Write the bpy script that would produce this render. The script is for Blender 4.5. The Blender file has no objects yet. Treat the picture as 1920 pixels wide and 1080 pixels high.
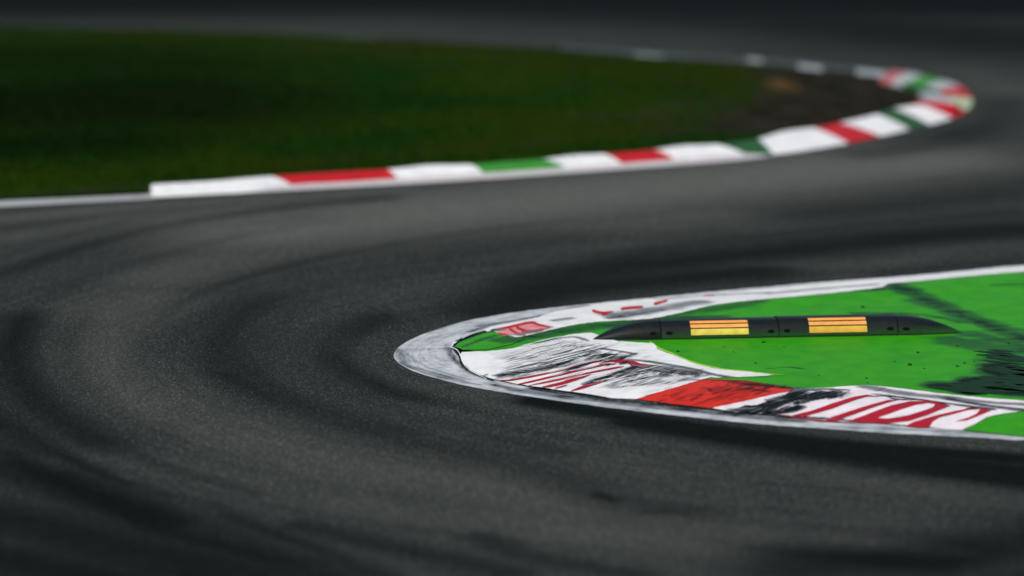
import bpy, bmesh, math, random
import numpy as np
from mathutils import Vector
from mathutils.geometry import delaunay_2d_cdt
R = math.radians
rnd = random.Random(7)
S = bpy.context.scene
COL = S.collection

# ------------------------------------------------------------------ camera
CAM_H, FPX, HOR = 8.0, 5250.0, 1020.0          # height, focal length in photo pixels, rows from centre to horizon
TH = math.atan(HOR / FPX)
cam = bpy.data.cameras.new('camera'); camo = bpy.data.objects.new('camera', cam); COL.objects.link(camo)
camo.location = (0, 0, CAM_H); camo.rotation_euler = (R(90) - TH, 0, 0)
cam.sensor_width = 36; cam.lens = FPX / 1920 * 36
cam.clip_start = 0.5; cam.clip_end = 6000
FOCUS_ROW = 690
_t = CAM_H / (math.sin(TH) + (FOCUS_ROW - 540) / FPX * math.cos(TH))
cam.dof.use_dof = True; cam.dof.focus_distance = _t
cam.dof.aperture_fstop = cam.lens / 1000 / 0.36
S.camera = camo
# ------------------------------------------------------------------ world, sun, exposure
SUN_EL, SUN_AZ = 55, -150                       # soft sun under thin cloud, behind and to the left
w = bpy.data.worlds.new('World'); S.world = w; w.use_nodes = True
nt = w.node_tree; bgn = nt.nodes['Background']
sky = nt.nodes.new('ShaderNodeTexSky'); sky.sky_type = 'NISHITA'; sky.sun_disc = False
sky.sun_elevation = R(SUN_EL); sky.sun_rotation = R(SUN_AZ)
sky.dust_density = 4.0; sky.air_density = 1.0
nt.links.new(sky.outputs[0], bgn.inputs[0]); bgn.inputs[1].default_value = 0.10
sl = bpy.data.lights.new('sun', 'SUN'); sl.energy = 1.5; sl.angle = R(14); sl.color = (1, .965, .86)
so = bpy.data.objects.new('sun', sl); COL.objects.link(so)
sd = Vector((math.sin(R(SUN_AZ)) * math.cos(R(SUN_EL)), math.cos(R(SUN_AZ)) * math.cos(R(SUN_EL)), math.sin(R(SUN_EL))))
so.rotation_euler = sd.to_track_quat('Z', 'Y').to_euler()
S.view_settings.view_transform = 'Standard'; S.view_settings.look = 'None'
S.view_settings.exposure = 0.25; S.view_settings.gamma = 1.0
S.cycles.use_denoising = True
S.cycles.max_bounces = 6

# ------------------------------------------------------------------ photo pixel <-> ground
ct, st = math.cos(TH), math.sin(TH)
def ray(px):
    px = np.atleast_2d(np.asarray(px, float))
    a = (px[:, 0] - 960) / FPX; b = (540 - px[:, 1]) / FPX
    return np.stack([a, ct + b * st, -st + b * ct], 1)
def proj(P):
    x, y, z = P[:, 0], P[:, 1], P[:, 2] - CAM_H
    dep = y * ct - z * st; up = y * st + z * ct
    return np.stack([960 + FPX * x / dep, 540 - FPX * up / dep], 1)
def unz(px, z=0.0):
    d = ray(px); t = (CAM_H - z) / -d[:, 2]
    return np.stack([d[:, 0] * t, d[:, 1] * t], 1)
def smooth(t):
    t = np.clip(t, 0, 1); return t * t * (3 - 2 * t)
def catmull(pts, n=6, closed=False):
    P = np.asarray(pts, float); out = []; m = len(P)
    for i in range(m if closed else m - 1):
        g = lambda k: P[k % m] if closed else P[min(max(k, 0), m - 1)]
        p0, p1, p2, p3 = g(i - 1), g(i), g(i + 1), g(i + 2)
        for j in range(n):
            t = j / n
            out.append(.5 * ((2 * p1) + (-p0 + p2) * t + (2 * p0 - 5 * p1 + 4 * p2 - p3) * t * t + (-p0 + 3 * p1 - 3 * p2 + p3) * t ** 3))
    if not closed: out.append(P[-1])
    return np.array(out)

# track-side edge of the near island
E_PX = [(3000, 410), (2300, 464), (1920, 497), (1800, 508), (1700, 517), (1600, 524), (1500, 532), (1400, 541), (1300, 550), (1200, 560), (1100, 570),
        (1000, 581), (930, 591), (870, 603), (820, 617), (780, 632), (752, 647), (740, 660), (741, 673), (755, 686), (790, 701), (840, 715),
        (900, 728), (960, 738), (1050, 752), (1150, 765), (1250, 777), (1350, 788), (1450, 797), (1550, 804), (1650, 811), (1750, 816), (1850, 821), (1920, 825), (2300, 846), (3000, 885)]
E = unz(catmull(E_PX, 5))
def polydist(P, L):
    """distance, arc position and side of points P to the polyline L"""
    A, B = L[:-1], L[1:]; D = B - A; LL = (D ** 2).sum(1); ln = np.sqrt(LL); cum = np.concatenate([[0], np.cumsum(ln)])
    out_d = np.empty(len(P)); out_s = np.empty(len(P)); out_w = np.empty(len(P))
    for i in range(0, len(P), 4000):
        Q = P[i:i + 4000]
        t = ((Q[:, None, :] - A[None]) * D[None]).sum(2) / LL
        t = np.clip(t, 0, 1); C = A[None] + t[..., None] * D[None]
        d = np.sqrt(((Q[:, None, :] - C) ** 2).sum(2)); k = d.argmin(1); r = np.arange(len(Q))
        out_d[i:i + 4000] = d[r, k]; out_s[i:i + 4000] = cum[k] + t[r, k] * ln[k]
        cr = D[k, 0] * (Q[:, 1] - A[k, 1]) - D[k, 1] * (Q[:, 0] - A[k, 0])
        out_w[i:i + 4000] = np.sign(cr)
    return out_d, out_s, out_w
def inside(P, poly):
    x, y = P[:, 0], P[:, 1]; r = np.zeros(len(P), bool); n = len(poly)
    for i in range(n):
        x0, y0 = poly[i]; x1, y1 = poly[(i + 1) % n]
        if y0 == y1: continue
        c = ((y0 > y) != (y1 > y)) & (x < (x1 - x0) * (y - y0) / (y1 - y0) + x0)
        r ^= c
    return r
def H(P):
    """height of the near island: a kerb that ramps up from the track, crests and falls to the painted run-off"""
    d, s, w_ = polydist(P, E)
    d = np.where(inside(P, E), d, 0)
    return 0.065 * smooth(d / 1.15) - 0.035 * smooth((d - 1.2) / 0.6)
def drape_px(px, off=0.0):
    d = ray(px); P = unz(px, 0.03)
    for _ in range(9):
        z = H(P) + off; t = (CAM_H - z) / -d[:, 2]; P = .5 * P + .5 * np.stack([d[:, 0] * t, d[:, 1] * t], 1)
    return P

# ------------------------------------------------------------------ object helpers
def tag(o, label=None, cat=None, group=None, kind=None):
    if label: o['label'] = label
    if cat: o['category'] = cat
    if group: o['group'] = group
    if kind: o['kind'] = kind
    return o
def empty(name, loc=(0, 0, 0), rz=0):
    o = bpy.data.objects.new(name, None); COL.objects.link(o); o.location = loc; o.rotation_euler = (0, 0, rz); return o
def obj(name, verts, faces, mat, parent=None, smooth_=False):
    m = bpy.data.meshes.new(name); m.from_pydata([tuple(map(float, v)) for v in verts], [], [tuple(map(int, f)) for f in faces]); m.update()
    if smooth_:
        for p in m.polygons: p.use_smooth = True
    m.materials.append(mat)
    o = bpy.data.objects.new(name, m); COL.objects.link(o); o.parent = parent
    return o
def set_attr(o, name, arr):
    a = o.data.attributes.new(name, 'FLOAT', 'POINT'); a.data.foreach_set('value', np.asarray(arr, np.float32))
def set_vec(o, name, arr):
    a = o.data.attributes.new(name, 'FLOAT_VECTOR', 'POINT'); A = np.zeros((len(arr), 3), np.float32); A[:, :2] = arr; a.data.foreach_set('vector', A.ravel())

# ------------------------------------------------------------------ materials
class NT:
    def __init__(s, name):
        s.m = bpy.data.materials.new(name); s.m.use_nodes = True; s.t = s.m.node_tree; s.p = s.t.nodes['Principled BSDF']
    def n(s, ty, **k):
        x = s.t.nodes.new('ShaderNode' + ty)
        for a, b in k.items(): setattr(x, a, b)
        return x
    def l(s, a, b): s.t.links.new(a, b)
    def val(s, sock, v):
        if isinstance(v, (int, float)): sock.default_value = v
        elif isinstance(v, tuple): sock.default_value = v if len(v) == 4 or len(sock.default_value) == 3 else v + (1,)
        else: s.l(v, sock)
    def math(s, op, a, b=0.0, c=None, clamp=False):
        x = s.n('Math', operation=op); x.use_clamp = clamp
        s.val(x.inputs[0], a); s.val(x.inputs[1], b)
        if c is not None: s.val(x.inputs[2], c)
        return x.outputs[0]
    def attr(s, name, vec=False):
        x = s.n('Attribute', attribute_name=name); return x.outputs['Vector'] if vec else x.outputs['Fac']
    def mapv(s, v, sc=(1, 1, 1), rot=0, loc=(0, 0, 0)):
        x = s.n('Mapping'); s.l(v, x.inputs[0]); x.inputs['Scale'].default_value = sc; x.inputs['Rotation'].default_value = (0, 0, rot); x.inputs['Location'].default_value = loc
        return x.outputs[0]
    def noise(s, v, scale=1, detail=4, rough=.55, dist=0):
        x = s.n('TexNoise'); s.l(v, x.inputs['Vector']); x.inputs['Scale'].default_value = scale; x.inputs['Detail'].default_value = detail
        x.inputs['Roughness'].default_value = rough; x.inputs['Distortion'].default_value = dist
        return x.outputs['Fac']
    def step(s, v, lo, hi, a=0.0, b=1.0):
        x = s.n('MapRange', interpolation_type='SMOOTHSTEP'); s.l(v, x.inputs[0])
        x.inputs[1].default_value = lo; x.inputs[2].default_value = hi; x.inputs[3].default_value = a; x.inputs[4].default_value = b
        return x.outputs[0]
    def mix(s, f, a, b, mode='MIX'):
        x = s.n('Mix', data_type='RGBA', blend_type=mode); s.val(x.inputs[0], f)
        s.val(x.inputs[6], a); s.val(x.inputs[7], b)
        return x.outputs[2]
    def bump(s, h, st_=.3, dist=.01):
        x = s.n('Bump'); s.l(h, x.inputs['Height']); x.inputs['Strength'].default_value = st_; x.inputs['Distance'].default_value = dist
        s.l(x.outputs[0], s.p.inputs['Normal'])
    def pos(s): return s.n('NewGeometry').outputs['Position']
    def done(s, col, rough, spec=.5):
        s.val(s.p.inputs['Base Color'], col); s.val(s.p.inputs['Roughness'], rough); s.p.inputs['Specular IOR Level'].default_value = spec
        return s.m
RUBBER = (.007, .010, .012)

def asphalt_mat():
    n = NT('asphalt'); pos = n.pos(); fl = n.attr('flow', True); rub = n.attr('rub'); pale = n.attr('pale')  # rub: tyre rubber plus painted vignette darkening
    st1 = n.noise(n.mapv(fl, (.07, 2.2, 1)), 1, 5, .62, .2)       # long rubbered streaks along the line
    st2 = n.noise(n.mapv(fl, (.16, 8.0, 1)), 1, 4, .65)
    blot = n.noise(pos, .45, 4, .55)
    tone = n.math('ADD', n.math('MULTIPLY', st1, .46), n.math('ADD', n.math('MULTIPLY', st2, .34), n.math('MULTIPLY', blot, .20)))
    base = n.mix(n.step(tone, .36, .64), (.0225, .0285, .0285), (.0445, .0515, .0480))
    base = n.mix(n.math('MULTIPLY', n.step(pale, 0, 1), .75), base, (.122, .130, .118))
    dark = n.step(n.math('ADD', rub, n.math('MULTIPLY', n.math('SUBTRACT', tone, .5), .9)), .05, .95)
    base = n.mix(dark, base, (.0058, .0085, .0088))
    # stones in the binder
    v = n.n('TexVoronoi'); n.l(pos, v.inputs['Vector']); v.inputs['Scale'].default_value = 78
    sep = n.n('SeparateColor'); n.l(v.outputs['Color'], sep.inputs[0])
    g = n.noise(pos, 70, 2, .7)
    grain = n.math('ADD', n.math('MULTIPLY', sep.outputs[0], .6), n.math('MULTIPLY', g, .4))
    f = n.step(grain, .2, .95, .46, 1.72)
    cc = n.n('CombineColor'); [n.l(f, cc.inputs[i]) for i in range(3)]
    base = n.mix(1.0, base, cc.outputs[0], 'MULTIPLY')
    chip = n.step(sep.outputs[1], .96, .985)
    base = n.mix(n.math('MULTIPLY', chip, n.math('SUBTRACT', .75, n.math('MULTIPLY', dark, .7))), base, (.26, .25, .23))
    n.bump(grain, .5, .006)
    return n.done(base, n.math('ADD', .85, n.math('MULTIPLY', dark, -.1)), .005)

def paint_mat(name, colour, dirt=(.10, .11, .12), wear=.0, sc=(2.2, 26), amp=1.0, rough=.55, second=None, spec=.10, lo=.30, hi=.66, black=RUBBER, film=None):
    """road paint: brushed streaks along 'flow', rubber where 'rub' says a tyre has been"""
    n = NT(name); pos = n.pos(); fl = n.attr('flow', True); rub = n.attr('rub')
    a = n.noise(n.mapv(fl, (sc[0], sc[1], 1)), 1, 6, .68, .25)
    b = n.noise(n.mapv(fl, (sc[0] * 3, sc[1] * 2.2, 1), loc=(3, 7, 0)), 1, 5, .7)
    blot = n.noise(pos, 3.0, 4, .6)
    grit = n.noise(pos, 60, 3, .7)
    stre = n.math('ADD', n.math('MULTIPLY', a, .6), n.math('MULTIPLY', b, .4))
    col = n.mix(n.step(blot, .35, .7), colour, second or tuple(c * .86 for c in colour))
    g = n.math('ADD', n.math('MULTIPLY', n.math('SUBTRACT', stre, .5), 1.6), n.math('ADD', n.math('MULTIPLY', n.math('SUBTRACT', grit, .5), .5), n.math('MULTIPLY', n.math('SUBTRACT', blot, .5), .7)))
    col = n.mix(n.step(n.math('ADD', g, wear), .32, .95), col, dirt)
    m = n.math('ADD', rub, n.math('MULTIPLY', g, n.math('MULTIPLY', n.step(rub, .02, .35), amp)))
    gm = n.step(n.math('ADD', n.math('MULTIPLY', rub, 2.5), n.math('MULTIPLY', g, n.math('MULTIPLY', n.step(rub, .02, .3), 1.1))), .30, 1.05, 0, .9)
    col = n.mix(gm, col, film or (.14, .165, .18))
    k = n.step(m, lo + .12, hi + .08, 0, .97)
    col = n.mix(k, col, black)
    n.bump(n.math('ADD', grit, n.math('MULTIPLY', stre, .6)), .35, .004)
    return n.done(col, n.math('ADD', rough, n.math('MULTIPLY', k, .2)), spec)

M = {}
M['asphalt'] = asphalt_mat()
M['white'] = paint_mat('white_kerb_paint', (.80, .82, .83), (.26, .29, .32), .26, (1.6, 30))
M['pink'] = paint_mat('pinkish_white_kerb_paint', (.84, .78, .82), (.45, .44, .47), -.05)
M['red'] = paint_mat('red_kerb_paint', (.62, .028, .014), (.16, .010, .008), .20, (2.5, 22), film=(.20, .012, .012))
M['dred'] = paint_mat('crimson_kerb_paint', (.40, .010, .026), (.14, .008, .014), .02)
M['green'] = paint_mat('green_runoff_paint', (.033, .31, .002), (.018, .18, .004), .02, (.5, 5), .9, .5, second=(.024, .255, .003), black=(.005, .014, .010), film=(.012, .085, .014))
M['concrete'] = paint_mat('worn_white_apron', (.54, .585, .61), (.12, .14, .16), .50, (1.3, 13), 1.3, .6)
M['line'] = paint_mat('white_line_paint', (.76, .78, .78), (.32, .34, .35), .12, (1.5, 20))
M['crack'] = paint_mat('black_joint', (.009, .012, .013), (.03, .035, .04), 0)
def far_paint(name, c, d): return paint_mat(name, c, d, 0.0, (1.2, 8))
M['fwhite'] = far_paint('white_far_paint', (.82, .84, .85), (.55, .57, .58))
M['fred'] = far_paint('red_far_paint', (.50, .014, .022), (.28, .012, .02))
M['fgreen'] = far_paint('green_far_paint', (.045, .26, .035), (.03, .12, .03))
M['fdgreen'] = far_paint('dark_green_far_paint', (.022, .10, .03), (.02, .06, .02))
M['fpale'] = far_paint('pale_green_far_paint', (.42, .55, .36), (.2, .3, .2))
M['fgrey'] = far_paint('worn_white_far_paint', (.42, .46, .48), (.15, .18, .18))
M['fpink'] = far_paint('worn_red_far_paint', (.45, .12, .13), (.2, .1, .1))

def simple(name, c, rough=.5, spec=.5, var=.25, scale=20, bump=.15):
    n = NT(name); pos = n.n('TexCoord').outputs['Object']; a = n.noise(pos, scale, 5, .6)
    col = n.mix(n.step(a, .3, .7), tuple(x * (1 - var) for x in c), tuple(min(1, x * (1 + var)) for x in c))
    n.bump(a, bump, .004); return n.done(col, rough, spec)
M['moulding'] = simple('black_rubber_moulding', (.0055, .009, .0095), .42, .18, .3, 14, .06)
def painted_reflection(name):
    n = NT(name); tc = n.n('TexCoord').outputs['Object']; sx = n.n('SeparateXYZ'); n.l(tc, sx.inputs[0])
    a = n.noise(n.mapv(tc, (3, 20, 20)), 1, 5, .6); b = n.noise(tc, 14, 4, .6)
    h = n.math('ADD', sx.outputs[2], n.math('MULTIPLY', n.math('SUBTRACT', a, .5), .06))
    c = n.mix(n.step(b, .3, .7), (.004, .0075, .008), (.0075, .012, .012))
    c = n.mix(n.step(h, .012, .13, .8, 0), c, (.014, .085, .012))  # reflection of the green ground painted in, fading upward
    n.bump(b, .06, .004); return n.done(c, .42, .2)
M['painted_reflection'] = painted_reflection('rubber_moulding_painted_reflection')
M['joint'] = simple('contact_shadow_black', (.004, .004, .005), .8)  # black for the strip that stands in for the hump's contact shadow
M['bolt'] = simple('recessed_bolt', (.002, .002, .002), .8, .1)
M['amber'] = simple('amber_reflector', (.86, .38, .08), .38, .5, .10, 9, .05)
M['yellow_pale'] = simple('pale_yellow_reflector', (.72, .58, .07), .38, .5, .12, 9, .05)
M['yellow'] = simple('yellow_reflector', (.72, .42, .03), .38, .5, .12, 9, .05)
M['crumb'] = simple('tyre_rubber', (.012, .012, .013), .75)

def verge_mat():
    n = NT('verge'); pos = n.pos(); bare = n.attr('bare')
    a = n.noise(pos, .16, 5, .6, .4); b = n.noise(pos, 1.4, 5, .65); c = n.noise(pos, 12, 3, .6)
    g = n.mix(n.step(a, .38, .62), (.0042, .027, .0014), (.0150, .037, .0014))
    g = n.mix(n.math('MULTIPLY', n.step(b, .45, .75), .6), g, (.013, .026, .0015))
    g = n.mix(n.step(n.math('ADD', n.attr('vignette'), n.math('MULTIPLY', n.math('SUBTRACT', a, .5), 1.2)), .1, 1.0, 0, .85), g, (.0012, .0055, .0008))
    g = n.mix(n.step(n.math('ADD', n.attr('olive'), n.math('MULTIPLY', n.math('SUBTRACT', b, .5), 1.2)), .1, 1.0, 0, .8), g, (.0190, .0290, .0020))
    e = n.mix(n.step(b, .35, .65), (.008, .008, .005), (.026, .022, .014))
    e = n.mix(n.math('MULTIPLY', n.attr('straw'), .9), e, (.19, .10, .035))
    k = n.step(n.math('ADD', bare, n.math('MULTIPLY', n.math('SUBTRACT', b, .5), .8)), .35, .65)
    n.bump(c, .8, .05)
    return n.done(n.mix(k, g, e), .9, .02)
M['verge'] = verge_mat()
def blade_mat():
    n = NT('grass_blade'); pos = n.pos(); a = n.noise(pos, .16, 5, .6, .4); b = n.noise(pos, 5, 3, .6)
    g = n.mix(n.step(a, .38, .62), (.0050, .033, .0016), (.019, .043, .0014))
    g = n.mix(n.math('MULTIPLY', n.step(b, .5, .75), .7), g, (.024, .036, .003))
    g = n.mix(n.step(n.attr('vignette'), .1, 1.0, 0, .85), g, (.0014, .0065, .0008))
    g = n.mix(n.step(n.attr('olive'), .1, 1.0, 0, .8), g, (.024, .036, .002))
    return n.done(g, .85, .02)
M['blade'] = blade_mat()
M['ground'] = simple('ground', (.02, .035, .012), .95, .1, .4, .3, .2)

# ------------------------------------------------------------------ stroke fields (what a tyre or a brush left, and painted vignette, in metres on the ground)
def stroke_field(P, strokes, drape=False):
    """strokes: (photo trace, half width in metres, strength)"""
    f = np.zeros(len(P))
    for tr, wd, s in strokes:
        L = (drape_px(catmull(tr, 4)) if drape else unz(catmull(tr, 4)))
        lo, hi = L.min(0) - 2.5 * wd, L.max(0) + 2.5 * wd
        k = np.where(((P > lo) & (P < hi)).all(1))[0]
        if len(k) == 0: continue
        d, _, _ = polydist(P[k], L)
        f[k] = np.maximum(f[k], s * np.exp(-(d / wd) ** 2)) if s > 0 else f[k] + s * np.exp(-(d / wd) ** 2)
    return f

# ------------------------------------------------------------------ ground and track
g = 3000
tag(obj('ground', [(-g, -g, -.05), (g, -g, -.05), (g, g, -.05), (-g, g, -.05)], [(0, 1, 2, 3)], M['ground']), kind='structure')

xs = np.concatenate([np.arange(-2600, -200, 60), np.arange(-200, 2130, 10), np.arange(2130, 4500, 60)])
ys = np.concatenate([np.arange(-330, -60, 10), np.arange(-60, 1130, 5), np.arange(1130, 2300, 30)])
XX, YY = np.meshgrid(xs, ys); G = unz(np.stack([XX.ravel(), YY.ravel()], 1)); nx, ny = len(xs), len(ys)
idx = np.arange(nx * ny).reshape(ny, nx)
F = np.stack([idx[1:, :-1].ravel(), idx[1:, 1:].ravel(), idx[:-1, 1:].ravel(), idx[:-1, :-1].ravel()], 1)
road = tag(obj('asphalt_track', np.c_[G, np.zeros(len(G))], F, M['asphalt']), kind='structure')
# distance and run along the kerb give the direction of travel at every point
FLOWL = unz(catmull([(3000, 410), (2300, 464), (1920, 497), (1500, 532), (1100, 572), (900, 603), (800, 632), (770, 662), (820, 700), (1050, 752), (1500, 800), (1920, 825), (2300, 846), (3000, 885)], 8))
dd, ss, _ = polydist(G, FLOWL)
set_vec(road, 'flow', np.stack([ss + .35 * dd, dd], 1))
RUB = [([(930, 580), (1000, 545), (1120, 512), (1300, 487), (1480, 468), (1700, 445), (1950, 428)], 1.25, .72),  # rubber bands, plus vignette darkening painted toward the edges of view
       ([(960, 568), (1060, 545), (1250, 525), (1420, 510)], 1.0, .75), ([(1500, 495), (1650, 480), (1760, 455), (1950, 440)], .5, .35),
       ([(1150, 480), (1350, 455), (1600, 430), (1900, 400)], 1.0, .45),
       ([(1650, 512), (1800, 498), (2000, 478)], .3, .5), ([(1560, 400), (1800, 370), (2100, 330)], 2.0, .45),
       ([(480, 560), (420, 620), (450, 680), (560, 740), (760, 800)], .9, .48),
       ([(700, 600), (560, 640), (580, 700), (700, 745)], 1.1, .50),
       ([(420, 700), (520, 745), (640, 775)], .35, .50), ([(640, 745), (760, 775), (900, 815), (1050, 845)], .36, .45),
       ([(560, 760), (800, 830), (1060, 900), (1160, 945), (1300, 962)], .55, .36), ([(1120, 928), (1150, 938)], .12, .75), ([(1190, 958), (1290, 963)], .10, .6), ([(1430, 952), (1510, 960)], .12, .5),
       ([(1000, 752), (1150, 778), (1350, 806), (1600, 836), (2000, 868)], .34, 1.0),
       ([(1200, 790), (1400, 822), (1650, 858), (2100, 905)], .55, 1.0),
       ([(1450, 830), (1700, 868), (2100, 930)], .6, .9), ([(1500, 840), (1700, 880), (1930, 905), (2200, 940)], .5, .7),
       ([(-300, 590), (0, 510), (130, 467), (290, 425), (480, 395), (720, 371)], .50, .50),
       ([(-300, 640), (0, 535), (200, 470), (420, 425), (560, 405)], 1.5, .30), ([(560, 600), (500, 540), (700, 480), (1000, 440)], 1.8, .32),
       ([(-300, 600), (20, 600), (10, 690), (60, 770), (150, 830)], 1.0, .62),  # vignette darkening painted at the left edge
       ([(68, 740), (140, 800), (300, 870), (480, 925)], .18, .35), ([(150, 600), (110, 660), (170, 740)], .12, .22), ([(230, 600), (180, 655), (230, 720)], .10, .18),
       ([(-60, 760), (68, 824), (203, 892), (379, 946), (515, 1000), (650, 1054), (800, 1110)], .26, .62),
       ([(560, 985), (760, 1030), (960, 1075)], .4, .65),
       ([(-200, 830), (60, 900), (300, 985), (560, 1060)], .7, .66), ([(-200, 930), (60, 985), (300, 1050), (500, 1110)], 1.0, .78), ([(-200, 1010), (60, 1060), (300, 1110)], 1.0, .8), ([(100, 900), (400, 1000), (640, 1090)], .8, .6),  # broad strokes paint the vignette into the lower left asphalt
       ([(900, 1010), (1000, 1045), (1200, 1080)], .35, .55), ([(1500, 1060), (1750, 1050), (1950, 1010), (2200, 940)], 1.0, .72), ([(1500, 1120), (1920, 1090), (2300, 1040)], 1.2, .6),  # wide strokes paint the vignette into the lower right corner
       ([(-1200, 12), (0, 2), (900, -4), (1920, 5), (3500, 10)], 8, .95),
       ([(1000, 14), (1500, 36), (1920, 75), (3000, 120)], 7, .75),
       ([(1620, 290), (1780, 262), (1860, 225), (1885, 190)], 1.0, .5)]
PALE = [([(280, 560), (170, 620), (190, 690), (280, 750), (420, 800), (620, 870), (900, 915), (1100, 990), (1400, 1020)], 1.05, .36), ([(150, 600), (160, 690), (300, 790), (560, 870)], .5, .2),
        ([(640, 940), (900, 985), (1200, 1020), (1600, 1020)], .5, .28),
        ([(780, 720), (900, 745), (1100, 790), (1400, 860), (1700, 915), (1950, 950)], .38, .22),
        ([(0, 410), (250, 388), (520, 370), (760, 355)], .6, .5), ([(0, 450), (120, 430), (230, 405)], .5, .35),
        ([(500, 425), (900, 388), (1150, 360), (1400, 335), (1700, 300)], 2.6, .85), ([(300, 520), (500, 470), (900, 430), (1150, 420), (1350, 400)], 1.2, .42),
        ([(1400, 495), (1650, 490), (1800, 465), (2000, 455)], .5, .25), ([(1800, 130), (1880, 165), (1880, 205), (1830, 222)], 1.3, .28)]
# many fine tyre arcs sweeping round the bend
ar = random.Random(21); INN = np.array([(1900, 900), (1300, 835), (960, 785), (720, 735), (610, 670), (700, 590), (900, 530), (1250, 465), (1900, 400)], float)
OUT = np.array([(1700, 1180), (900, 1075), (420, 950), (130, 820), (-20, 680), (60, 540), (420, 430), (1000, 350), (1800, 265)], float)
arcs = np.zeros(len(G))
for _ in range(64):
    t = ar.uniform(-.05, 1.25); i0 = ar.randrange(0, 3); i1 = min(9, i0 + ar.randrange(5, 9)); dt = ar.uniform(-.07, .07)
    L = [tuple(INN[k] + (OUT[k] - INN[k]) * (t + dt * (k - 4) / 4)) for k in range(i0, i1)]
    arcs += stroke_field(G, [(L, ar.uniform(.10, .30), ar.uniform(.04, .115))]) * (1 if ar.random() < .62 else -.8)
set_attr(road, 'rub', stroke_field(G, RUB) + arcs); set_attr(road, 'pale', stroke_field(G, PALE))  # on the road this mask holds tyre rubber and painted vignette

# ------------------------------------------------------------------ draped paint
LAYER = .003
def rough_edge(px, amp, step=5):
    P = np.asarray(px, float); out = []
    for i in range(len(P)):
        a, b = P[i], P[(i + 1) % len(P)]; L = math.hypot(*(b - a)); k = max(1, int(L / step))
        for j in range(k):
            q = a + (b - a) * j / k
            out.append(q + (np.array([rnd.uniform(-1, 1) * amp, rnd.uniform(-1, 1) * amp * .45]) if amp else 0))
    return np.array(out)
def flow_of(P, dirpx):
    if dirpx == 'edge':
        d, s, _ = polydist(P, E); return np.stack([s, d], 1)
    q = unz(dirpx, .03); v = q[1] - q[0]; v /= np.hypot(*v)
    return np.stack([P @ v, P @ np.array([-v[1], v[0]])], 1)
DIAG = [(975, 721), (1140, 682)]; HORI = [(1200, 690), (1800, 672)]
RUBK = []
def drape(name, px, layer, mat, parent=None, step=.06, flow=DIAG, amp=0, curve=0, rub=None, dens=6):
    px = catmull(px, curve, True) if curve else np.asarray(px, float)
    px = rough_edge(px, amp, dens)
    out = drape_px(px, layer * LAYER)
    # interior points on a ground grid
    lo, hi = out.min(0), out.max(0)
    gx, gy = np.meshgrid(np.arange(lo[0] + step * .5, hi[0], step), np.arange(lo[1] + step * .5, hi[1], step))
    Q = np.c_[gx.ravel(), gy.ravel()]
    if len(Q): Q = Q[inside(Q, out)]
    n = len(out); pts = [Vector(p) for p in out] + [Vector(p) for p in Q]
    r = delaunay_2d_cdt(pts, [], [list(range(n))], 1, 1e-5)
    V = np.array([(v.x, v.y) for v in r[0]]); Z = H(V) + layer * LAYER
    F_ = [f if (V[f[1]][0] - V[f[0]][0]) * (V[f[2]][1] - V[f[0]][1]) - (V[f[1]][1] - V[f[0]][1]) * (V[f[2]][0] - V[f[0]][0]) > 0 else f[::-1] for f in r[2]]
    o = obj(name, np.c_[V, Z], F_, mat, parent, True)
    set_vec(o, 'flow', flow_of(V, flow)); set_attr(o, 'rub', stroke_field(V, RUBK if rub is None else rub, True))
    return o
def stroke_poly(tr, wd, taper=(.15, .15)):
    """outline of a brush stroke: photo trace with half widths (pixels down the picture)"""
    T = catmull(tr, 5); n = len(T); top = []; bot = []
    for i, p in enumerate(T):
        a, b = T[max(i - 1, 0)], T[min(i + 1, n - 1)]; t = (b - a); t /= np.hypot(*t) + 1e-9; nn = np.array([-t[1], t[0]])
        u = i / (n - 1); k = min(1, taper[0] + u * 5, taper[1] + (1 - u) * 5)
        ww = (wd[0] + (wd[1] - wd[0]) * u if isinstance(wd, tuple) else wd) * k
        top.append(p + nn * ww); bot.append(p - nn * ww)
    return top + bot[::-1]

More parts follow.
